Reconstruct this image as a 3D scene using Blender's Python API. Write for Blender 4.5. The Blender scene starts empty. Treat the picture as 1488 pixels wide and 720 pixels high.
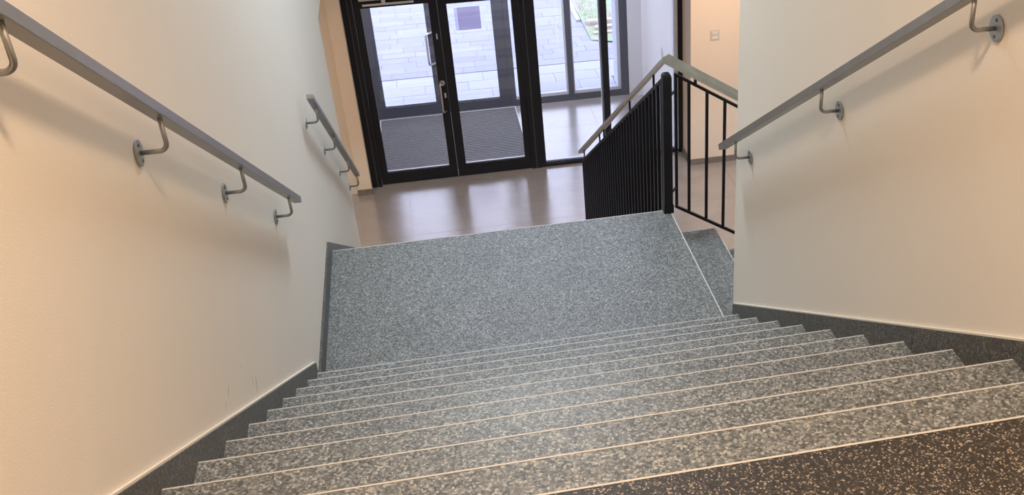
import bpy, bmesh, math, random
from mathutils import Vector, Matrix
random.seed(7)
S = bpy.context.scene
C = S.collection

# ------------------------------------------------------------------ camera
F_PX, PX, PY = 1582.73, 933.87, 447.42
cam_data = bpy.data.cameras.new('camera')
cam = bpy.data.objects.new('camera', cam_data); C.objects.link(cam)
cam.location = (0.7025, -4.3446, 3.1473)
cam.rotation_euler = (0.9969, 0.0250, -0.2099)
cam_data.sensor_fit = 'HORIZONTAL'; cam_data.sensor_width = 36
cam_data.lens = F_PX / 1488 * 36
cam_data.shift_x = -(PX - 744) / 1488
cam_data.shift_y = (PY - 360) / 1488
cam_data.clip_start = 0.05; cam_data.clip_end = 300
S.camera = cam

# ------------------------------------------------------------------ world and exposure
S.view_settings.view_transform = 'Standard'
S.view_settings.look = 'None'
S.view_settings.gamma = 1
S.view_settings.exposure = 0.18
w = bpy.data.worlds.new('overcast_sky'); S.world = w; w.use_nodes = True
wt = w.node_tree; wt.nodes.clear()
wo = wt.nodes.new('ShaderNodeOutputWorld'); wb = wt.nodes.new('ShaderNodeBackground')
wb.inputs[0].default_value = (0.69, 0.75, 1.0, 1); wb.inputs[1].default_value = 4.0
wt.links.new(wb.outputs[0], wo.inputs[0])

# ------------------------------------------------------------------ lamps (ceiling luminaires, some added as fill; housings are built further down)
def area(name, loc, size, power, col, sy=None):
    l = bpy.data.lights.new(name, 'AREA'); l.energy = power; l.color = col
    l.shape = 'RECTANGLE'; l.size = size; l.size_y = sy or size
    o = bpy.data.objects.new(name, l); o.location = loc; C.objects.link(o); return o
WARM = (1.0, 0.70, 0.46); COOL = (0.79, 0.92, 1.0)
CEIL = 4.40
LAMPS = [  # x, y, z, size x, size y, power, colour
    (0.95, -3.25, CEIL, .34, .34, 60, WARM),
    (1.15, 1.80, CEIL, .60, .60, 112, COOL),  # added fill over the landing, stands in for cool daylight
    (-1.20, 4.60, 0.60, .50, .50, 40, WARM),
    (3.90, 5.70, 0.60, .50, .50, 32, WARM),
    (1.40, 8.35, 0.60, .60, .60, 75, (.86, .88, 1.0)),  # added fill that brightens the vestibule
]
for i, (x, y, z, sx, sy, p, c) in enumerate(LAMPS):
    area('lamp_light', (x, y, z - .05), sx * .9, p, c, sy * .9)

# ------------------------------------------------------------------ dimensions
W, T, R, L = 2.0368, 0.2938, 0.17, 1.4847
H = -2.3741          # lobby floor
YD, YO = 7.30, 9.25  # inner and outer glazing planes
NU = 11              # risers of the upper flight
NL = 14              # risers of the lower flights
YT = -(NU - 1) * T   # upper nosing of the upper flight
ZT = NU * R

# ------------------------------------------------------------------ materials
def newmat(name):
    m = bpy.data.materials.new(name); m.use_nodes = True
    nt = m.node_tree; b = nt.nodes['Principled BSDF']; return m, nt, b
def N(nt, t, **k):
    n = nt.nodes.new(t)
    for a, v in k.items():
        if a.startswith('i_'): n.inputs[a[2:].replace('_', ' ')].default_value = v
        else: setattr(n, a, v)
    return n
def ramp(nt, fac, stops, interp='LINEAR'):
    r = nt.nodes.new('ShaderNodeValToRGB'); r.color_ramp.interpolation = interp
    while len(r.color_ramp.elements) < len(stops): r.color_ramp.elements.new(.5)
    for e, (p, c) in zip(r.color_ramp.elements, stops):
        e.position = p; e.color = (c[0], c[1], c[2], 1)
    nt.links.new(fac, r.inputs[0]); return r.outputs[0]
def plain(name, col, rough=.5, metal=0, spec=.5, var=0.0, scale=8, bump=0, bscale=200):
    m, nt, b = newmat(name)
    b.inputs['Base Color'].default_value = (*col, 1); b.inputs['Roughness'].default_value = rough
    b.inputs['Metallic'].default_value = metal; b.inputs['Specular IOR Level'].default_value = spec
    g = nt.nodes.new('ShaderNodeNewGeometry')
    if var:
        n = N(nt, 'ShaderNodeTexNoise', i_Scale=scale, i_Detail=5.0)
        nt.links.new(g.outputs['Position'], n.inputs['Vector'])
        lo = [c * (1 - var) for c in col]; hi = [min(1, c * (1 + var)) for c in col]
        nt.links.new(ramp(nt, n.outputs[0], [(.3, lo), (.7, hi)]), b.inputs['Base Color'])
    if bump:
        n = N(nt, 'ShaderNodeTexNoise', i_Scale=bscale, i_Detail=3.0)
        nt.links.new(g.outputs['Position'], n.inputs['Vector'])
        bp = N(nt, 'ShaderNodeBump', i_Strength=bump, i_Distance=.002)
        nt.links.new(n.outputs[0], bp.inputs['Height']); nt.links.new(bp.outputs[0], b.inputs['Normal'])
    return m
def terrazzo(name, dark, mid, light, chip, rough=.45, scale=170, p=(.0, .35, .75, 1)):
    m, nt, b = newmat(name)
    g = nt.nodes.new('ShaderNodeNewGeometry')
    nz = N(nt, 'ShaderNodeTexNoise', i_Scale=60.0, i_Detail=2.0)
    nt.links.new(g.outputs['Position'], nz.inputs['Vector'])
    mx = N(nt, 'ShaderNodeMix', data_type='VECTOR'); mx.inputs[0].default_value = .012
    nt.links.new(g.outputs['Position'], mx.inputs[4]); nt.links.new(nz.outputs['Color'], mx.inputs[5])
    v = N(nt, 'ShaderNodeTexVoronoi', i_Scale=scale); nt.links.new(mx.outputs[1], v.inputs['Vector'])
    sp = nt.nodes.new('ShaderNodeSeparateColor'); nt.links.new(v.outputs['Color'], sp.inputs[0])
    c1 = ramp(nt, sp.outputs[0], [(p[0], dark), (p[1], mid), (p[2], light), (p[3], chip)])
    # chip outlines are darker cement
    e = ramp(nt, v.outputs['Distance'], [(.25, (1, 1, 1)), (.75, (.62, .62, .62))])
    mm = N(nt, 'ShaderNodeMix', data_type='RGBA', blend_type='MULTIPLY'); mm.inputs[0].default_value = 1
    nt.links.new(c1, mm.inputs[6]); nt.links.new(e, mm.inputs[7])
    # broad tonal drift
    n2 = N(nt, 'ShaderNodeTexNoise', i_Scale=3.0, i_Detail=3.0); nt.links.new(g.outputs['Position'], n2.inputs['Vector'])
    d = ramp(nt, n2.outputs[0], [(.3, (.92, .92, .92)), (.7, (1.06, 1.06, 1.06))])
    m2 = N(nt, 'ShaderNodeMix', data_type='RGBA', blend_type='MULTIPLY'); m2.inputs[0].default_value = 1
    nt.links.new(mm.outputs[2], m2.inputs[6]); nt.links.new(d, m2.inputs[7])
    nt.links.new(m2.outputs[2], b.inputs['Base Color'])
    b.inputs['Roughness'].default_value = rough
    return m
def glass(name, tint=.93, f0=1.45):
    m = bpy.data.materials.new(name); m.use_nodes = True; nt = m.node_tree; nt.nodes.clear()
    o = nt.nodes.new('ShaderNodeOutputMaterial'); mx = nt.nodes.new('ShaderNodeMixShader')
    t = nt.nodes.new('ShaderNodeBsdfTransparent'); t.inputs[0].default_value = (tint, tint, tint * 1.01, 1)
    gl = nt.nodes.new('ShaderNodeBsdfGlossy'); gl.inputs['Roughness'].default_value = .02
    fr = nt.nodes.new('ShaderNodeFresnel'); fr.inputs[0].default_value = f0
    nt.links.new(fr.outputs[0], mx.inputs[0]); nt.links.new(t.outputs[0], mx.inputs[1]); nt.links.new(gl.outputs[0], mx.inputs[2])
    nt.links.new(mx.outputs[0], o.inputs[0]); return m
def emit(name, col, s):
    m = bpy.data.materials.new(name); m.use_nodes = True; nt = m.node_tree; nt.nodes.clear()
    o = nt.nodes.new('ShaderNodeOutputMaterial'); e = nt.nodes.new('ShaderNodeEmission')
    e.inputs[0].default_value = (*col, 1); e.inputs[1].default_value = s
    nt.links.new(e.outputs[0], o.inputs[0]); return m
def brushed(name, col, rough):
    m, nt, b = newmat(name); b.inputs['Metallic'].default_value = .85
    g = nt.nodes.new('ShaderNodeNewGeometry')
    n = N(nt, 'ShaderNodeTexNoise', i_Scale=14.0, i_Detail=4.0); nt.links.new(g.outputs['Position'], n.inputs['Vector'])
    nt.links.new(ramp(nt, n.outputs[0], [(.3, [c * .88 for c in col]), (.7, [c * 1.1 for c in col])]), b.inputs['Base Color'])
    nt.links.new(ramp(nt, n.outputs[0], [(.3, [rough * .85] * 3), (.7, [rough * 1.2] * 3)]), b.inputs['Roughness'])
    return m

M = {}
M['wall'] = plain('cream_wall_paint', (.79, .735, .655), .75, var=.012, scale=1.6, bump=.25, bscale=240)
M['warmlit'] = plain('warm_lit_wall_paint', (.82, .71, .585), .75, var=.012, scale=2, bump=.2, bscale=240)  # warm lobby lamp light is put into the colour of these piers
M['vest_wall'] = plain('pale_grey_wall_paint', (.78, .77, .79), .7, var=.02, scale=2)
M['ceiling'] = plain('white_ceiling_paint', (.8, .8, .78), .8)
M['terrazzo'] = terrazzo('grey_terrazzo', (.06, .067, .066), (.148, .158, .156), (.262, .276, .27), (.45, .46, .44))
M['terrazzo_dark'] = terrazzo('dark_brown_terrazzo', (.011, .009, .008), (.027, .023, .019), (.055, .046, .038), (.46, .40, .33), scale=330, p=(0, .5, .8, 1))
M['stringer'] = terrazzo('dark_grey_skirting_stone', (.03, .03, .028), (.07, .07, .064), (.12, .12, .11), (.24, .24, .22), scale=220)
M['strip'] = plain('pale_nosing_strip', (.56, .55, .53), .5)
M['sealant'] = plain('cream_sealant', (.74, .70, .61), .7)
M['steel'] = brushed('brushed_steel', (.34, .34, .34), .36)
M['zinc'] = brushed('galvanised_plate', (.44, .46, .47), .45)
M['black'] = plain('black_powder_coat', (.006, .0065, .010), .45, spec=.3)
M['frame'] = plain('black_aluminium_frame', (.008, .009, .013), .5, spec=.35)
M['frame_out'] = plain('hazed_anthracite_frame', (.085, .09, .11), .55, spec=.4)  # anthracite lightened, with the reflection haze of the glass in its colour
M['bead'] = plain('pale_glazing_bead', (.62, .64, .70), .4)  # pale tone puts daylight on the beads into their colour
M['glass'] = glass('clear_glass')
M['handle'] = brushed('satin_handle_steel', (.62, .61, .58), .3)
M['tile'] = None
M['handle_pale'] = brushed('pale_satin_steel', (.80, .80, .82), .45)
M['handle_rail'] = brushed('satin_rail_steel', (.52, .51, .45), .4)
M['grout'] = plain('grey_grout', (.23, .215, .20), .7)
M['base'] = plain('grey_brown_baseboard', (.20, .175, .15), .55, var=.1, scale=20)
M['mat'] = plain('grey_ribbed_mat', (.20, .20, .215), .85, var=.15, scale=60)
M['mat_base'] = plain('dark_mat_base', (.035, .035, .04), .9)
M['plastic'] = plain('white_switch_plastic', (.72, .70, .66), .35)
M['plastic_grey'] = plain('grey_switch_plastic', (.60, .56, .52), .4)
def film(name, tr, col, f):
    m = bpy.data.materials.new(name); m.use_nodes = True; nt = m.node_tree; nt.nodes.clear()
    o = nt.nodes.new('ShaderNodeOutputMaterial'); mx = nt.nodes.new('ShaderNodeMixShader'); mx.inputs[0].default_value = f
    t = nt.nodes.new('ShaderNodeBsdfTransparent'); t.inputs[0].default_value = (*tr, 1)
    d = nt.nodes.new('ShaderNodeBsdfDiffuse'); d.inputs[0].default_value = (*col, 1)
    nt.links.new(t.outputs[0], mx.inputs[1]); nt.links.new(d.outputs[0], mx.inputs[2]); nt.links.new(mx.outputs[0], o.inputs[0]); return m
M['notice'] = film('lavender_tinted_film', (.66, .62, .72), (.5, .48, .55), .2)
M['film_pale'] = film('pale_tinted_film', (.86, .84, .93), (.5, .48, .55), .1)
M['scuff'] = plain('brown_scuff', (.22, .20, .16), .8)
M['scuff_faint'] = plain('faint_scuff', (.44, .41, .36), .8)
M['screw'] = plain('dark_screw_head', (.18, .18, .18), .4, metal=.6)
M['kerb'] = plain('pale_kerb_stone', (.66, .66, .68), .8, var=.1, scale=12)
M['render_out'] = plain('pale_outdoor_render', (.60, .64, .70), .8, var=.03, scale=6)
M['lamp_body'] = plain('white_lamp_housing', (.8, .8, .8), .4)
M['edging'] = plain('sandy_edging_stone', (.56, .49, .42), .85, var=.22, scale=14)

def tile_mat():
    m, nt, b = newmat('taupe_floor_tile')
    g = nt.nodes.new('ShaderNodeNewGeometry')
    n = N(nt, 'ShaderNodeTexNoise', i_Scale=3.5, i_Detail=7.0, i_Roughness=.62)
    mp = nt.nodes.new('ShaderNodeMapping'); mp.inputs['Scale'].default_value = (.8, 1.1, 1)
    nt.links.new(g.outputs['Position'], mp.inputs[0]); nt.links.new(mp.outputs[0], n.inputs['Vector'])
    nt.links.new(ramp(nt, n.outputs[0], [(.28, (.31, .29, .285)), (.72, (.37, .35, .345))]), b.inputs['Base Color'])
    nt.links.new(ramp(nt, n.outputs[0], [(.3, (.17, .17, .17)), (.7, (.26, .26, .26))]), b.inputs['Roughness'])
    b.inputs['Specular IOR Level'].default_value = 1.0
    b.inputs['Coat Weight'].default_value = 1.0; b.inputs['Coat Roughness'].default_value = .19
    return m
M['tile'] = tile_mat()
def paver_mat(name, a, c):
    m, nt, b = newmat(name)
    oi = nt.nodes.new('ShaderNodeObjectInfo'); g = nt.nodes.new('ShaderNodeNewGeometry')
    n = N(nt, 'ShaderNodeTexNoise', i_Scale=9.0, i_Detail=6.0); nt.links.new(g.outputs['Position'], n.inputs['Vector'])
    ad = N(nt, 'ShaderNodeMath', operation='MULTIPLY_ADD'); ad.inputs[1].default_value = .55
    ml = N(nt, 'ShaderNodeMath', operation='MULTIPLY'); ml.inputs[1].default_value = .45
    nt.links.new(n.outputs[0], ml.inputs[0])
    nt.links.new(oi.outputs['Random'], ad.inputs[0]); nt.links.new(ml.outputs[0], ad.inputs[2])
    nt.links.new(ramp(nt, ad.outputs[0], [(.1, a), (.85, c)]), b.inputs['Base Color'])
    b.inputs['Roughness'].default_value = .75
    return m
M['paver'] = paver_mat('lavender_grey_paver', (.34, .345, .42), (.40, .405, .47))
M['paver_light'] = paver_mat('pale_grey_paver', (.44, .45, .51), (.50, .51, .56))
M['joint'] = plain('joint_sand', (.20, .20, .25), .9)
def soil_mat():
    m, nt, b = newmat('patchy_lawn_soil')
    g = nt.nodes.new('ShaderNodeNewGeometry')
    n = N(nt, 'ShaderNodeTexNoise', i_Scale=2.6, i_Detail=8.0, i_Roughness=.7); nt.links.new(g.outputs['Position'], n.inputs['Vector'])
    nt.links.new(ramp(nt, n.outputs[0], [(.3, (.46, .41, .35)), (.46, (.44, .44, .34)), (.55, (.33, .42, .24)), (.75, (.42, .48, .33))]), b.inputs['Base Color'])
    b.inputs['Roughness'].default_value = .95
    return m
M['soil'] = soil_mat()
M['grass'] = plain('meadow_grass', (.34, .43, .24), .9, var=.3, scale=3)

# ------------------------------------------------------------------ helpers
def to_obj(name, bm, mat, parent=None):
    me = bpy.data.meshes.new(name); bmesh.ops.recalc_face_normals(bm, faces=bm.faces); bm.to_mesh(me); bm.free()
    me.materials.append(M[mat]); o = bpy.data.objects.new(name, me); C.objects.link(o)
    if parent: o.parent = parent
    return o
def abox(bm, x0, x1, y0, y1, z0, z1, bev=0):
    r = bmesh.ops.create_cube(bm, size=1)
    for v in r['verts']:
        v.co = ((x0 + x1) / 2 + v.co.x * (x1 - x0), (y0 + y1) / 2 + v.co.y * (y1 - y0), (z0 + z1) / 2 + v.co.z * (z1 - z0))
    if bev:
        es = {e for v in r['verts'] for e in v.link_edges}
        bmesh.ops.bevel(bm, geom=list(es), offset=bev, segments=2, affect='EDGES', profile=.5)
def box(name, x0, x1, y0, y1, z0, z1, mat, parent=None, bev=0):
    bm = bmesh.new(); abox(bm, x0, x1, y0, y1, z0, z1, bev); return to_obj(name, bm, mat, parent)
def aprism(bm, poly, axis, a, b):
    """extrude a 2-D polygon: axis 'x' -> poly is (y, z); axis 'y' -> poly is (x, z)"""
    f = (lambda p, t: (t, p[0], p[1])) if axis == 'x' else ((lambda p, t: (p[0], t, p[1])) if axis == 'y' else (lambda p, t: (p[0], p[1], t)))
    v0 = [bm.verts.new(f(p, a)) for p in poly]; v1 = [bm.verts.new(f(p, b)) for p in poly]
    bm.faces.new(v0); bm.faces.new(v1[::-1]); n = len(poly)
    for i in range(n): bm.faces.new((v0[i], v0[(i + 1) % n], v1[(i + 1) % n], v1[i]))
def prism(name, poly, axis, a, b, mat, parent=None):
    bm = bmesh.new(); aprism(bm, poly, axis, a, b); return to_obj(name, bm, mat, parent)
def tube(bm, pts, r, seg=12):
    pts = [Vector(p) for p in pts]; rings = []
    up = None
    for i, p in enumerate(pts):
        d = (pts[min(i + 1, len(pts) - 1)] - pts[max(i - 1, 0)]).normalized()
        if up is None: up = d.orthogonal().normalized()
        up = (up - d * up.dot(d)).normalized(); s = d.cross(up)
        rings.append([bm.verts.new(p + (up * math.cos(a) + s * math.sin(a)) * r) for a in [2 * math.pi * k / seg for k in range(seg)]])
    for a, b in zip(rings, rings[1:]):
        for k in range(seg):
            f = bm.faces.new((a[k], a[(k + 1) % seg], b[(k + 1) % seg], b[k])); f.smooth = True
    bm.faces.new(rings[0][::-1]); bm.faces.new(rings[-1])
def bar(bm, p, q, wx, wz, side, bev=0):
    """rectangular bar from p to q; `side` is the width direction (wx), the other direction gets wz"""
    p = Vector(p); q = Vector(q); d = (q - p).normalized(); s = Vector(side).normalized(); u = s.cross(d).normalized()
    vs = []
    for c in (p, q):
        vs.append([bm.verts.new(c + s * a * wx / 2 + u * b * wz / 2) for a, b in ((-1, -1), (1, -1), (1, 1), (-1, 1))])
    a, b = vs
    fs = [bm.faces.new(a), bm.faces.new(b[::-1])] + [bm.faces.new((a[k], a[(k + 1) % 4], b[(k + 1) % 4], b[k])) for k in range(4)]
    if bev:
        bmesh.ops.recalc_face_normals(bm, faces=fs)
        bmesh.ops.bevel(bm, geom=list({e for f in fs for e in f.edges}), offset=bev, segments=2, affect='EDGES', profile=.5)
def cyl(bm, c, axis, r, h, seg=24, sx=1, sz=1):
    ax = {'x': Vector((1, 0, 0)), 'y': Vector((0, 1, 0)), 'z': Vector((0, 0, 1))}[axis]
    a = {'x': Vector((0, 1, 0)), 'y': Vector((1, 0, 0)), 'z': Vector((1, 0, 0))}[axis]; b = ax.cross(a)
    rings = []
    c = Vector(c)
    for t, rr in ((-.5, 1), (.35, 1), (.5, .9)):
        rings.append([bm.verts.new(c + ax * h * t + (a * math.cos(k * 2 * math.pi / seg) * sx + b * math.sin(k * 2 * math.pi / seg) * sz) * r * rr) for k in range(seg)])
    for p, q in zip(rings, rings[1:]):
        for k in range(seg): bm.faces.new((p[k], p[(k + 1) % seg], q[(k + 1) % seg], q[k]))
    bm.faces.new(rings[0][::-1]); bm.faces.new(rings[-1])
def empty(name, loc=(0, 0, 0)):
    o = bpy.data.objects.new(name, None); o.empty_display_size = .1; o.location = loc; C.objects.link(o); return o
def tag(o, label=None, cat=None, group=None, kind=None):
    if label: o['label'] = label
    if cat: o['category'] = cat
    if group: o['group'] = group
    if kind: o['kind'] = kind
    return o
def struct(o): o['kind'] = 'structure'; return o
def copy(o, loc, parent, label=None):
    c = o.copy(); c.location = loc; c.parent = parent; C.objects.link(c)
    if label: c['label'] = label
    for ch in o.children:
        g = ch.copy(); g.parent = c; C.objects.link(g)
    return c

# ================================================================== THE SETTING
WX0, WX1 = -.012, W + .012     # wall faces
YE = 0.133                     # end of the right wall
# left stair wall
wl = struct(box('wall_left', WX0 - .24, WX0, -8.0, 3.44, H, CEIL, 'wall'))
for (y, z, ln, wd, tilt, mt) in ((-1.180, .968, .054, .0060, -.80, 'scuff'), (-1.216, 1.008, .038, .0045, -.55, 'scuff_faint'), (-1.549, 1.209, .055, .0055, -1.14, 'scuff_faint'),
                                 (-1.618, 1.209, .034, .004, -1.35, 'scuff_faint'), (-1.318, 1.14, .008, .005, .2, 'scuff_faint')):
    bm = bmesh.new(); dy, dz = -math.sin(tilt) * ln / 2, math.cos(tilt) * ln / 2
    ny, nz = math.cos(tilt) * wd / 2, math.sin(tilt) * wd / 2
    aprism(bm, [(y - dy, z - dz), (y - dy * .3 + ny, z - dz * .3 + nz), (y + dy, z + dz), (y + dy * .3 - ny, z + dz * .3 - nz)], 'x', WX0 - .001, WX0 + .0004)
    to_obj('scuff_mark', bm, mt, wl)
# right stair wall, with its return along the side flight
wr = struct(box('wall_right', WX1, WX1 + .25, -8.0, YE - .25, H, CEIL, 'wall'))
struct(box('wall_right_return', WX1, 6.2, YE - .25, YE - .001, H, CEIL, 'wall'))
struct(box('wall_back', -.25, WX1 + .25, -8.2, -8.0, H, CEIL, 'wall'))
struct(box('wall_lobby_rear', -3.2, WX0 - .24, -1.2, -1.0, H, .62, 'wall'))
struct(box('wall_lobby_left', -3.4, -3.2, -1.2, YD + .2, H, .62, 'wall'))
struct(box('wall_lobby_right', 7.0, 7.2, -.12, 6.91, H, .62, 'wall'))
struct(box('wall_side_flight', 6.0, 6.2, YE - .001, 5.0, .62, CEIL, 'wall'))
struct(box('wall_stairwell_left', WX0 - .24, WX0, 3.44, 5.2, .78, CEIL, 'wall'))
# front upper wall of the stairwell with an opening for the added window
bm = bmesh.new()
UX0, UX1, UZ0, UZ1 = .35, 3.0, 1.5, 3.9
abox(bm, WX0, UX0, 5.0, 5.2, .78, CEIL); abox(bm, UX1, 6.2, 5.0, 5.2, .78, CEIL)
abox(bm, UX0, UX1, 5.0, 5.2, .78, UZ0); abox(bm, UX0, UX1, 5.0, 5.2, UZ1, CEIL)
struct(to_obj('wall_front_upper', bm, 'wall'))
# lobby front wall pieces: left pier and right pier beside the glazing
wfl = struct(box('wall_front_left', -.262, -.118, 7.10, 7.42, H, .62, 'warmlit'))
struct(box('wall_front_recess', -3.2, -.262, 7.16, 7.42, H, .62, 'wall'))
wfr = struct(box('wall_front_right', 3.535, 7.2, 6.91, 7.42, H, .62, 'warmlit'))
# vestibule side walls and ceiling
struct(box('wall_vestibule_left', -.40, -.16, 7.42, 9.45, H, .62, 'vest_wall'))
struct(box('wall_vestibule_right', 3.45, 3.70, 7.42, 9.9, H, .62, 'vest_wall'))
struct(box('wall_vestibule_end', 3.275, 3.45, 9.18, 9.34, H, .62, 'vest_wall'))
struct(box('wall_outside_pier', 3.19, 3.45, 9.34, 9.90, H - .05, 1.2, 'render_out'))
# ceilings
struct(box('ceiling', -.5, 6.4, -8.2, 5.2, CEIL, CEIL + .15, 'ceiling'))
bm = bmesh.new(); abox(bm, -3.4, 7.2, 5.0, 9.45, .62, .78); abox(bm, -3.4, WX0 - .2, -1.2, 5.0, .62, .78)
struct(to_obj('ceiling_lobby', bm, 'ceiling'))

# baseboards of the lobby
struct(box('baseboard_front_left', -.275, -.105, 7.085, 7.10, H, H + .07, 'base'))
struct(box('baseboard_front_right', 3.52, 7.0, 6.895, 6.91, H, H + .07, 'base'))
struct(box('baseboard_front_reveal', 3.52, 3.535, 6.91, 7.27, H, H + .07, 'base'))

# lobby floor: tiles on a bed
fl = struct(box('floor', -3.4, 7.2, -1.2, 9.25, H - .15, H - .004, 'grout'))
x = .29 - 3 * 1.2; first = None
while x < 7.0:
    y = 6.0 - 6 * 1.2
    while y < 9.2:
        x0, x1, y0, y1 = max(x, -3.2) + .0010, min(x + 1.2, 7.0) - .0010, max(y, -1.0) + .0010, min(y + 1.2, 9.24) - .0010
        if x1 - x0 > .05 and y1 - y0 > .05: box('floor_tile', x0, x1, y0, y1, H - .02, H, 'tile', fl)
        y += 1.2
    x += 1.2

# top landing the photographer stands on
tf = struct(box('floor_top_landing', 0, W, -8.0, YT - .012, ZT - .2, ZT, 'terrazzo_dark'))
# middle landing slab
ml = struct(box('floor_middle_landing', 0, W - .006, .0, L - .006, -.2, 0, 'terrazzo'))
box('nosing_strip', 0, W, L - .006, L, -.03, .0008, 'strip', ml)
box('nosing_strip', W - .006, W, YE, L - .006, -.03, .0008, 'strip', ml)

# ================================================================== STAIRCASES
# upper flight
up = tag(empty('staircase', (0, 0, 0)), 'upper flight of speckled grey terrazzo steps between the two cream walls', 'staircase')
tread = nos = ris = None
for k in range(1, NU + 1):
    y = -(k - 1) * T; z = k * R
    if k < NU:
        if tread is None:
            bm = bmesh.new(); abox(bm, .0, W, -T - .0, -.0045, -.04, 0); tread = to_obj('tread', bm, 'terrazzo', up)
            tread.location = (0, y, z)
        else: copy(tread, (0, y, z), up)
    if nos is None:
        bm = bmesh.new(); abox(bm, .0, W, -.0045, 0, -.012, .0006); nos = to_obj('nosing_strip', bm, 'strip', up); nos.location = (0, y, z)
        bm = bmesh.new(); abox(bm, .0, W, -.032, -.012, -R, -.04); ris = to_obj('riser', bm, 'terrazzo', up); ris.location = (0, y, z)
    else: copy(nos, (0, y, z), up); copy(ris, (0, y, z), up)
box('top_step_edge', 0, W, YT - .012, YT - .0045, ZT - .04, ZT, 'terrazzo_dark', up)
prism('stair_slab', [(-.035, .0), (-.035, -.2), (YT - .3, ZT - .42), (YT - .3, ZT - .2), (YT - .035, ZT - .2)], 'x', .0, W, 'ceiling', up)

def flight(label, horizontal, a0, b0, b1):
    """lower flights of 13 treads; horizontal 'y' runs away from the camera, 'x' runs to the right"""
    root = tag(empty('staircase', (0, 0, 0)), label, 'staircase')
    def bb(name, u0, u1, z0, z1, mat):
        bm = bmesh.new()
        if horizontal == 'y': abox(bm, b0, b1, u0, u1, z0, z1)
        else: abox(bm, u0, u1, b0, b1, z0, z1)
        return to_obj(name, bm, mat, root)
    tr = bb('tread', 0.0, T - .006, -.04, 0, 'terrazzo'); ns = bb('nosing_strip', T - .006, T, -.03, .0008, 'strip'); rs = bb('riser', -.02, 0, .0, R - .04, 'terrazzo')
    for k in range(1, NL):
        d = a0 + (k - 1) * T
        loc = (0, d, -k * R) if horizontal == 'y' else (d, 0, -k * R)
        if k == 1: tr.location = ns.location = rs.location = loc
        else:
            for o in (tr, ns, rs): copy(o, loc, root)
    d = a0 + (NL - 1) * T
    copy(rs, (0, d, -NL * R + .008) if horizontal == 'y' else (d, 0, -NL * R + .008), root)
    e = a0 + (NL - 1) * T - .03
    prism('stair_slab', [(a0, -.201), (a0 + .002, -.2), (e, H + .12), (e, H + .001), (e - .35, H + .001), (a0, -.45)], 'x' if horizontal == 'y' else 'y', b0 + .02, b1 - .02, 'ceiling', root)
    return root
flight('lower terrazzo flight dropping from the far landing edge toward the glass doors', 'y', L, 0, W - .018)
flight('side terrazzo flight dropping right off the landing behind the right wall', 'x', W + .001, YE, 1.483)

# stone skirting along the walls
off = .056
def skirt_pieces(side):
    x0, x1 = (WX0, 0.0) if side == 'left' else (W, WX1)
    sl = R / T
    root = struct(empty('trim_1' if side == 'left' else 'trim_2'))
    joints = [0.03, -.92, -1.86, YT + .05] if side == 'left' else [.10, -.90, -1.82, YT + .05]
    for a, b in zip(joints, joints[1:]):
        a2, b2 = a - .0015, b + .0015
        zt = lambda y: R - y * sl + off
        prism('skirting_slab', [(a2, zt(a2) - .36 if a2 < 0 else max(zt(a2) - .36, 0.001)), (a2, zt(a2)), (b2, zt(b2)), (b2, zt(b2) - .36)], 'x', x0, x1, 'stringer', root)
        xs = (WX0, -.004) if side == 'left' else (W + .004, WX1)
        prism('sealant_line', [(a, zt(a)), (a, zt(a) + .006), (b, zt(b) + .006), (b, zt(b))], 'x', *xs, 'sealant', root)
    box('skirting_slab', x0, x1, -8.0, YT + .048, ZT - .02, ZT + .1, 'stringer', root)
    return root
sk = skirt_pieces('left'); skr = skirt_pieces('right')
# landing skirting, bending down along the lower flight
bm = bmesh.new()
hh = .105; yb = L - (hh - off) / (R / T) * 1.0
aprism(bm, [(.036, .001), (.036, hh), (yb, hh), (yb, .001)], 'x', WX0, 0.0)
o = to_obj('skirting_slab', bm, 'stringer', sk)
bm = bmesh.new()
aprism(bm, [(yb + .002, -.15), (yb + .002, hh), (3.43, -(3.43 - L) * R / T + off), (3.43, -(3.43 - L) * R / T - .3)], 'x', WX0, -.0005)
to_obj('skirting_slab', bm, 'stringer', sk)

# ================================================================== HANDRAILS
def bracket_mesh(sgn, out, drop, r=.006):
    """tube from the wall plate out and up to the underside of the rail; origin at the plate centre on the wall"""
    bm = bmesh.new(); rb = .020; pts = [(0.002 * sgn, 0, 0), (sgn * (out - rb), 0, 0)]
    for k in range(1, 8):
        a = k / 8 * math.pi / 2; pts.append((sgn * (out - rb + rb * math.sin(a)), 0, rb - rb * math.cos(a)))
    pts += [(sgn * out, 0, rb), (sgn * out, 0, drop)]
    tube(bm, pts, r, 14); return bm
def wall_rail(name_label, sgn, xw, y_lo, z_lo, y_hi, z_hi, plates, wd=.055, ht=.040, out=.085, rp=.0325):
    root = tag(empty('wall_handrail', (xw, y_lo, z_lo)), name_label, 'handrail')
    o0 = Vector(root.location)
    bm = bmesh.new(); bar(bm, Vector((xw + sgn * out, y_lo, z_lo)) - o0, Vector((xw + sgn * out, y_hi, z_hi)) - o0, wd, ht, (1, 0, 0), .0015)
    to_obj('rail', bm, 'steel', root)
    sl = (z_hi - z_lo) / (y_hi - y_lo); ang = math.atan(abs(sl)); drop = .082
    first = None
    for y in plates:
        zr = z_lo + (y - y_lo) * sl - ht / 2 / math.cos(ang)
        loc = Vector((xw, y, zr - drop)) - o0
        if first is None:
            first = to_obj('bracket', bracket_mesh(sgn, out, drop + .006), 'steel', root); first.location = loc
            bm = bmesh.new(); cyl(bm, (sgn * .003, 0, 0), 'x', rp, .006 * sgn, 32); to_obj('wall_plate', bm, 'zinc', first)
            for s in (-1, 1):
                bm = bmesh.new(); cyl(bm, (sgn * .0068, 0, s * rp * .62), 'x', .0045, .0025 * sgn, 10); to_obj('screw', bm, 'screw', first)
        else: copy(first, loc, root)
    return root
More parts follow.
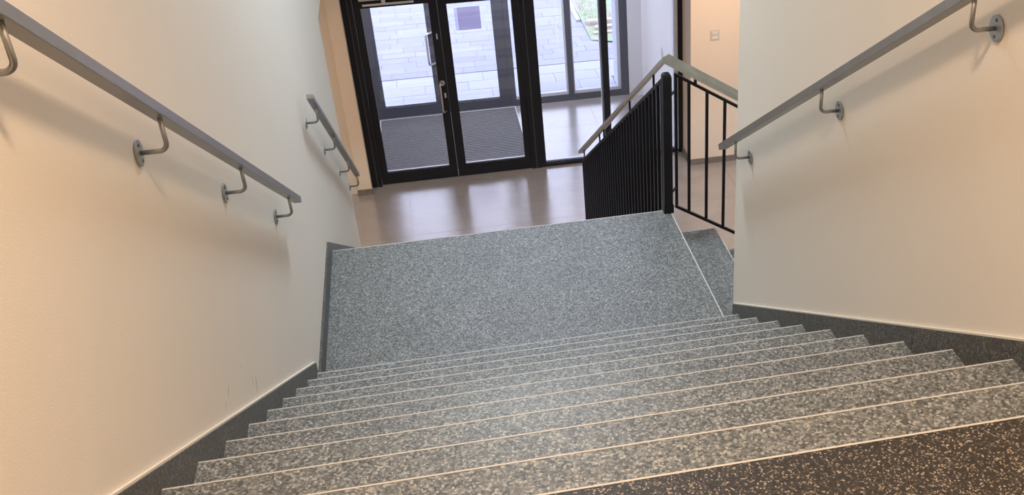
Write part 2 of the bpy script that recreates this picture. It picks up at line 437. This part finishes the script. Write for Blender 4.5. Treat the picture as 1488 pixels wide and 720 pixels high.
RZ = lambda y: 1.0857 - y * .6217
wall_rail('long grey steel handrail on the left wall beside the upper flight', 1, WX0 + .001,
          .143, RZ(.143), -3.35, RZ(-3.35), (-.081, -.92, -1.738, -2.508, -3.2), wd=.034, ht=.0275, out=.070)
wall_rail('short grey steel handrail low on the left wall beyond the landing', 1, WX0 + .001,
          3.42, -.424, 1.39, .991, (3.385, 2.856, 2.194, 1.558), wd=.036, ht=.026, out=.069, rp=.030)
RZR = lambda y: 1.1065 - y * .6269
wall_rail('grey steel handrail on the right wall beside the upper flight', -1, WX1 - .001,
          .124, RZR(.124), -3.35, RZR(-3.35), (-.089, -1.077, -2.014, -2.95), wd=.0385, ht=.027, out=.070)

# ================================================================== BALUSTRADE
bal = tag(empty('balustrade', (2.02, 1.465, 0)), 'black barred balustrade with steel handrail turning the landing corner', 'balustrade')
B0 = Vector(bal.location)
def P(x, y, z): return Vector((x, y, z)) - B0
def bobj(name, bm, mat='black', parent=None):
    bm_o = to_obj(name, bm, mat, parent or bal); return bm_o
# newel
bm = bmesh.new()
prof = [(.0, .030), (.055, .030), (.056, .026), (.87, .026), (.885, .021), (.893, .012)]
rings = []
for z, s in prof:
    rings.append([bm.verts.new((a * s, b * s, z + .001)) for a, b in ((-1, -1), (1, -1), (1, 1), (-1, 1))])
for a, b in zip(rings, rings[1:]):
    for k in range(4): bm.faces.new((a[k], a[(k + 1) % 4], b[(k + 1) % 4], b[k]))
bm.faces.new(rings[0][::-1]); bm.faces.new(rings[-1])
bobj('newel_post', bm)
# forward panel (plane x = XP) going away and down
XP, SL = 2.032, .600
zt = lambda y: .862 - (y - 1.50) * SL
Y1 = 5.20
bm = bmesh.new(); bar(bm, P(XP, 1.515, zt(1.515)), P(XP, Y1, zt(Y1)), .020, .020, (1, 0, 0)); bobj('top_rail', bm)
bm = bmesh.new(); bar(bm, P(XP, 1.515, zt(1.515) - .86), P(XP, Y1, zt(Y1) - .86), .020, .020, (1, 0, 0)); bobj('bottom_rail', bm)
bm = bmesh.new(); abox(bm, -.010, .010, -.010, .010, -.85, 0.003); bl = bobj('baluster', bm); bl.location = P(XP, 1.525, zt(1.525))
y = 1.525 + .115
while y < Y1:
    copy(bl, P(XP, y, zt(y)), bal); y += .115
copy(bl, P(XP, Y1 - .01, zt(Y1 - .01)), bal)
# side panel (plane y = YP) going right and down
YP, SX = 1.537, .63
zx = lambda x: .862 - (x - 2.07) * SX
X1 = 5.6
bm = bmesh.new(); bar(bm, P(2.085, YP, zx(2.085)), P(X1, YP, zx(X1)), .020, .016, (0, 1, 0)); bobj('top_rail', bm)
bm = bmesh.new(); bar(bm, P(2.085, YP, zx(2.085) - .86), P(X1, YP, zx(X1) - .86), .020, .016, (0, 1, 0)); bobj('bottom_rail', bm)
x = 2.092
bm = bmesh.new(); abox(bm, -.008, .008, -.008, .008, -.85, 0.003); bs = bobj('baluster', bm); bs.location = P(x, YP, zx(x)); x += .079
for k in range(30):
    copy(bs, P(x, YP, zx(x)), bal); x += .1105
# fixings from newel to the panels
for z in (.12, .75):
    bm = bmesh.new(); bar(bm, P(2.03, 1.49, z), P(XP, 1.52, z), .012, .012, (1, 0, 0)); bobj('fixing', bm)
    bm = bmesh.new(); bar(bm, P(2.045, 1.48, z), P(2.09, YP, z), .012, .012, (0, 0, 1)); bobj('fixing', bm)
# handrail, mitred over the newel
HW, HT = .048, .032
c = Vector((2.026, 1.50, .982))
e1 = Vector((2.026, 5.28, .982 - (5.28 - 1.50) * SL)); e2 = Vector((5.62, 1.50, .982 - (5.62 - 2.026) * SX))
bm = bmesh.new()
def hring(cn, offs): return [bm.verts.new(cn + Vector(o) - B0) for o in offs]
h2 = HW / 2
r0 = hring(e1, [(-h2, 0, 0), (h2, 0, 0), (h2, 0, -HT), (-h2, 0, -HT)])
rc = hring(c, [(-h2, -h2, 0), (h2, h2, 0), (h2, h2, -HT), (-h2, -h2, -HT)])
r2 = hring(e2, [(0, -h2, 0), (0, h2, 0), (0, h2, -HT), (0, -h2, -HT)])
for a, b in ((r0, rc), (rc, r2)):
    for k in range(4): bm.faces.new((a[k], a[(k + 1) % 4], b[(k + 1) % 4], b[k]))
bm.faces.new(r0); bm.faces.new(r2[::-1])
ho = bobj('handrail', bm, 'handle_rail' if 'handle_rail' in M else 'steel')
for y in (1.85, 2.66, 3.84, 4.08, 5.06):
    bm = bmesh.new(); abox(bm, -.006, .006, -.006, .006, 0, .105); s = bobj('standoff', bm); s.location = P(2.028, y, zt(y) - .002)
for x in (2.205, 3.05, 3.9, 4.75):
    bm = bmesh.new(); abox(bm, -.006, .006, -.022, .006, 0, .095); s = bobj('standoff', bm); s.location = P(x, 1.525, zx(x) - .002)

# ================================================================== INNER GLAZING AND DOORS
def sub(name, parent, boxes, mat, bev=.0):
    bm = bmesh.new()
    for b in boxes: abox(bm, *b, bev)
    return to_obj(name, bm, mat, parent)
def pane(parent, x0, x1, y, z0, z1): return sub('glass', parent, [(x0 - .01, x1 + .01, y - .004, y + .004, z0 - .01, z1 + .01)], 'glass')
ZC = .62
d1 = struct(empty('door_1', (0, 0, 0)))
fy0, fy1 = YD - .01, YD + .09
sub('door_frame', d1, [(-.118, -.004, fy0 - .03, fy1, H, ZC), (1.722, 1.842, fy0, fy1, H, ZC), (-.004, 1.722, fy0, fy1, -.145, -.05)], 'frame')
sub('frame_joint', d1, [(-.055, -.049, fy0 - .033, fy0 - .028, H, ZC), (1.775, 1.782, fy0 - .004, fy0 + .001, H, ZC)], 'frame_out')
pane(d1, -.004, 1.722, YD + .04, -.05, ZC)
def leaf(root, x0, x1, y, zb, zt_, gx0, gx1, gz0, gz1, mat, th=.055):
    lf = sub('door_leaf', root, [(x0, gx0, y, y + th, zb, zt_), (gx1, x1, y, y + th, zb, zt_), (gx0, gx1, y, y + th, zb, gz0), (gx0, gx1, y, y + th, gz1, zt_)], mat)
    pane(lf, gx0, gx1, y + th / 2, gz0, gz1)
    sub('daylit_bead', lf, [(gx0, gx1, y + th * .55, y + th, gz0, gz0 + .016)], 'bead')
    return lf
l1 = leaf(d1, .0, .864, YD, H + .008, -.15, .075, .775, H + .135, -.335, 'frame')
l2 = leaf(d1, .868, 1.718, YD, H + .008, -.15, .964, 1.649, H + .135, -.362, 'frame')
sub('door_closer', l1, [(.07, .35, YD - .055, YD, -.245, -.185)], 'handle', .004)
sub('closer_arm', l1, [(.10, .63, YD - .03, YD - .012, -.308, -.286), (.30, .34, YD - .035, YD - .012, -.30, -.24)], 'bead', .002)
def pull(parent, x, y, z0, z1, off_, dx, r, mat):
    bm = bmesh.new(); pts = []
    a = Vector((x, y, z0)); b = Vector((x, y, z1)); d = Vector((dx, -off_, 0)); k = Vector((0, 0, .028))
    tube(bm, [a, a + d * .7, a + d * .93 + k * .25, a + d + k, b + d - k, b + d * .93 - k * .25, b + d * .7, b], r, 12)
    return to_obj('pull_handle', bm, mat, parent)
pull(l1, .822, YD, -1.555, -1.215, .06, -.035, .010, 'handle')
bm = bmesh.new()
for k in range(24):
    a0, a1 = k * math.pi / 12, (k + 1) * math.pi / 12
    q = []
    for a in (a0, a1):
        for r, yy in ((.030, 0), (.030, -.012), (.016, -.012), (.016, 0)): q.append(bm.verts.new((.812 + r * math.cos(a), YD + yy, -1.225 + r * math.sin(a))))
    for i in range(4): bm.faces.new((q[i], q[(i + 1) % 4], q[4 + (i + 1) % 4], q[4 + i]))
bmesh.ops.remove_doubles(bm, verts=bm.verts, dist=.0001)
to_obj('lock_ring', bm, 'handle', l1)
sub('keyhole_plate', l1, [(.822, .842, YD - .004, YD, -1.40, -1.345)], 'handle')
sub('latch_plate', l1, [(.815, .829, YD - .004, YD, -.73, -.67)], 'handle')

# tall inner side windows
w1 = struct(empty('window_1', (0, 0, 0)))
sub('window_frame', w1, [(1.842, 1.890, YD, fy1 - .01, H, ZC), (1.890, 2.612, YD, fy1 - .01, H, H + .035), (2.612, 2.680, YD - .005, fy1, H, ZC),
                         (2.680, 3.47, YD, fy1 - .01, H, H + .035), (3.484, 3.537, YD - .01, fy1, H, ZC)], 'frame')
sub('daylit_bead', w1, [(1.890, 2.612, YD + .05, YD + .085, H + .035, H + .055), (2.680, 3.440, YD + .05, YD + .085, H + .035, H + .055), (3.44, 3.484, YD + .01, YD + .085, H + .035, ZC), (2.593, 2.612, YD + .05, YD + .085, H + .055, ZC)], 'bead')
pane(w1, 1.890, 2.593, YD + .04, H + .05, ZC); pane(w1, 2.680, 3.44, YD + .04, H + .05, ZC)

# ================================================================== OUTER GLAZING AND DOORS
d2 = struct(empty('door_2', (0, 0, 0)))
sub('door_frame', d2, [(-.16, -.035, YO, YO + .09, H, ZC), (1.690, 1.765, YO, YO + .09, H, ZC), (-.035, 1.690, YO, YO + .09, -.15, -.05), (-.035, 1.69, YO - .02, YO + .1, H - .01, H + .012)], 'frame_out')
pane(d2, -.035, 1.690, YO + .04, -.05, ZC)
o1 = leaf(d2, -.03, .860, YO, H + .015, -.155, .082, .728, H + .145, -.30, 'frame_out')
o2 = leaf(d2, .864, 1.686, YO, H + .015, -.155, 1.000, 1.553, H + .125, -.30, 'frame_out')
pull(o1, .79, YO, -1.69, -1.29, .06, -.085, .014, 'handle_pale')
sub('film_square', o2, [(1.128, 1.410, YO + .0195, YO + .0225, -1.303, -1.014)], 'notice')
sub('film_border', o2, [(1.09, 1.126, YO + .0195, YO + .0225, -1.303, -1.014)], 'film_pale')
w2 = struct(empty('window_2', (0, 0, 0)))
sub('window_frame', w2, [(1.765, 3.17, YO, YO + .09, H, H + .085), (2.462, 2.535, YO - .01, YO + .09, H + .085, ZC), (3.17, 3.27, YO - .01, YO + .09, H, ZC)], 'frame_out')
sub('daylit_bead', w2, [(1.765, 2.462, YO + .01, YO + .08, H + .085, H + .125), (2.535, 3.17, YO + .01, YO + .08, H + .085, H + .125), (2.535, 2.55, YO + .0, YO + .06, H + .125, ZC), (2.44, 2.462, YO + .0, YO + .06, H + .125, ZC), (3.13, 3.17, YO + .0, YO + .06, H + .125, ZC)], 'bead')
pane(w2, 1.765, 2.45, YO + .04, H + .12, ZC); pane(w2, 2.54, 3.15, YO + .04, H + .12, ZC)
# unseen upper stairwell window, added for cool daylight on the landing
w3 = struct(empty('window_added', (0, 0, 0)))
mx = (UX0 + UX1) / 2
sub('window_frame', w3, [(UX0, UX0 + .06, 5.06, 5.14, UZ0, UZ1), (UX1 - .06, UX1, 5.06, 5.14, UZ0, UZ1), (mx - .03, mx + .03, 5.06, 5.14, UZ0 + .06, UZ1 - .06),
                         (UX0 + .06, UX1 - .06, 5.06, 5.14, UZ0, UZ0 + .06), (UX0 + .06, UX1 - .06, 5.06, 5.14, UZ1 - .06, UZ1)], 'frame')
pane(w3, UX0 + .06, mx - .03, 5.10, UZ0 + .06, UZ1 - .06); pane(w3, mx + .03, UX1 - .06, 5.10, UZ0 + .06, UZ1 - .06)

# entrance mat
mt = tag(empty('entrance_mat', (.86, 8.4, H)), 'large grey ribbed mat between the inner and outer glass doors', 'mat')
o = sub('mat_backing', mt, [(-.86, .865, -.93, .80, .001, .006)], 'mat_base')
bm = bmesh.new(); y = -.925
while y < .79:
    abox(bm, -.855, .860, y, y + .028, .006, .016); y += .048
o = to_obj('mat_rib', bm, 'mat', mt); o['kind'] = 'stuff'
sub('edge_frame', mt, [(-.875, -.86, -.945, .815, 0, .012), (.865, .880, -.945, .815, 0, .012), (-.86, .865, -.945, -.93, 0, .012), (-.86, .865, .80, .815, 0, .012)], 'bead')

# switches
sw = tag(empty('light_switch', (3.806, 6.91, -.845)), 'square double light switch on the peach wall right of the glazing', 'switch')
bm = bmesh.new(); abox(bm, -.052, .052, -.006, 0, -.058, .058, .002); to_obj('cover_plate', bm, 'plastic_grey', sw)
for z in (-.025, .025):
    bm = bmesh.new(); abox(bm, -.034, .034, -.012, -.006, z - .019, z + .019, .003); to_obj('rocker', bm, 'plastic', sw)
pb = tag(empty('push_button', (3.45, 7.98, -1.373)), 'small oval grey push button on the vestibule side wall', 'switch')
bm = bmesh.new(); cyl(bm, (-.004, 0, 0), 'x', .05, -.008, 28, sx=.9, sz=1.15); to_obj('cover_plate', bm, 'plastic_grey', pb)
bm = bmesh.new(); cyl(bm, (-.010, 0, 0), 'x', .020, -.006, 20); to_obj('button', bm, 'plastic', pb)

# ceiling luminaires, including the added fill over landing and vestibule
LL = ['warm square ceiling lamp above the top of the stairs', 'unseen cool ceiling lamp added above the middle landing to stand in for daylight',
      'warm ceiling lamp in the left lobby recess', 'warm ceiling lamp in the lobby near the peach wall',
      'unseen cool ceiling lamp added to brighten the glazed entrance vestibule above the mat']
for i, (x, y, z, sx, sy, p, c) in enumerate(LAMPS):
    zz = CEIL if z == CEIL else .62
    t = tag(empty('ceiling_lamp', (x, y, zz)), LL[i], 'lamp')
    bm = bmesh.new(); abox(bm, -sx / 2 - .02, sx / 2 + .02, -sy / 2 - .02, sy / 2 + .02, -.03, 0, .004); to_obj('housing', bm, 'lamp_body', t)
    key = 'diffuser%d' % i; M[key] = emit('lamp_diffuser', c, 3.0)
    bm = bmesh.new(); abox(bm, -sx / 2, sx / 2, -sy / 2, sy / 2, -.036, -.03); to_obj('diffuser', bm, key, t)

# ================================================================== OUTSIDE
gr = tag(box('ground', -40, 60, 9.35, 90, H - .3, H - .037, 'joint'), kind='structure')
pv = struct(empty('paving', (0, 0, H - .03)))
def paver_mesh(wx, wy, mat):
    bm = bmesh.new(); abox(bm, .002, wx - .002, .002, wy - .002, -.03, 0, .002)
    me = bpy.data.meshes.new('paver'); bm.to_mesh(me); bm.free(); me.materials.append(M[mat]); return me
def lay(x0, y0, y1, wx, wy, mat, xend, jog=.5):
    """individual pavers inside the visible area, the last of a row cut to fit"""
    me = paver_mesh(wx, wy, mat); y = y0; r = 0
    while y < y1 - .01:
        x = x0 - (wx * jog if r % 2 else 0) - random.choice((0, .08, -.06)); xe = xend(y)
        while x < xe - .03:
            o = bpy.data.objects.new('paver', me); o.parent = pv
            o.location = (x, y, random.uniform(-.0015, .0015)); o.scale = (min(1, (xe - x) / wx), 1, 1); C.objects.link(o)
            x += wx
        y += wy; r += 1
lay(-.6, 9.40, 10.72, .60, .33, 'paver_light', lambda y: 3.185 if y < 9.9 else 3.85)
lay(-.9, 10.74, 14.7, .50, .22, 'paver', lambda y: 3.84 if y < 11.55 else (3.2 if y < 12.5 else 3.08))
# paving that continues past the pavers one can tell apart
bm = bmesh.new()
for (xa, xb, ya, yb_, c_) in ((-12, -1.45, 9.40, 24, 1), (-1.45, 3.05, 14.72, 24, 1), (3.85, 12, 9.95, 11.55, 1)):
    y = ya; r = 0
    while y < yb_:
        x = xa - (.25 if r % 2 else 0)
        while x < xb - .01:
            u0, u1 = max(x, xa), min(x + .5, xb)
            if u1 - u0 > .05: abox(bm, u0 + .003, u1 - .003, y + .003, min(y + .22, yb_) - .003, -.045, 0)
            x += .5
        y += .22; r += 1
pf = to_obj('paving_field', bm, 'paver', pv); pf['kind'] = 'stuff'
# kerb and verge
kb = tag(empty('kerb', (3.12, 12.60, H - .03)), 'pale straight kerb between the paving and the patchy lawn', 'kerb')
for k in range(11):
    bm = bmesh.new(); abox(bm, -.035, .035, k * .9 + .004, k * .9 + .896, -.04, .015, .006); to_obj('kerb_stone', bm, 'kerb', kb)
def verge():
    bm = bmesh.new(); rnd = random.Random(3)
    xs = [3.16 + .35 * i for i in range(26)]; ys = [11.62 + .35 * j for j in range(36)]
    g = [[None] * len(ys) for _ in xs]
    for i, x in enumerate(xs):
        for j, y in enumerate(ys):
            g[i][j] = bm.verts.new((x, y + (.25 * math.sin(x * 5) if j == 0 else 0), H - .02 + rnd.uniform(-.008, .02) + .012 * (y - 11.6) * (1 if i else 0)))
    for i in range(len(xs) - 1):
        for j in range(len(ys) - 1): bm.faces.new((g[i][j], g[i + 1][j], g[i + 1][j + 1], g[i][j + 1]))
    return to_obj('lawn_soil', bm, 'soil')
v = verge(); tag(v, kind='structure')
bm = bmesh.new(); rg = random.Random(5)
for _ in range(9000):
    x = rg.uniform(3.2, 7.5); y = rg.uniform(12.5, 18)
    if math.sin(x * 2.3 + 1) + math.sin(y * 1.9 + x) < -.1: continue
    z = H - .02 + .012 * (y - 11.6); a = rg.uniform(0, 6.28); hgt = rg.uniform(.02, .06); dx, dy = math.cos(a) * .006, math.sin(a) * .006
    lx, ly = rg.uniform(-.02, .02), rg.uniform(-.02, .02)
    bm.faces.new((bm.verts.new((x - dx, y - dy, z - .01)), bm.verts.new((x + dx, y + dy, z - .01)), bm.verts.new((x + lx, y + ly, z + hgt))))
gs = to_obj('grass', bm, 'grass'); tag(gs, 'short patchy grass growing on the lawn beyond the paving', 'grass', kind='stuff')
# sandy edging stones in front of the lawn
ed = tag(empty('lawn_edging', (3.30, 11.75, H - .03)), 'stepped sandy brown edging stones at the near lawn corner', 'edging')
for k, (x0, x1, y0, z1) in enumerate(((-.06, .62, .06, .03), (.0, .66, .26, .055), (-.10, .60, .50, .08), (.64, 1.4, .06, .03), (.68, 1.4, .26, .055), (.62, 1.4, .50, .08))):
    bm = bmesh.new(); abox(bm, x0, x1, y0, y0 + .13, -.02, z1, .012)
    for v_ in bm.verts: v_.co += Vector((random.uniform(-.01, .01), random.uniform(-.012, .012), random.uniform(-.006, .006)))
    to_obj('edging_stone', bm, 'edging', ed)
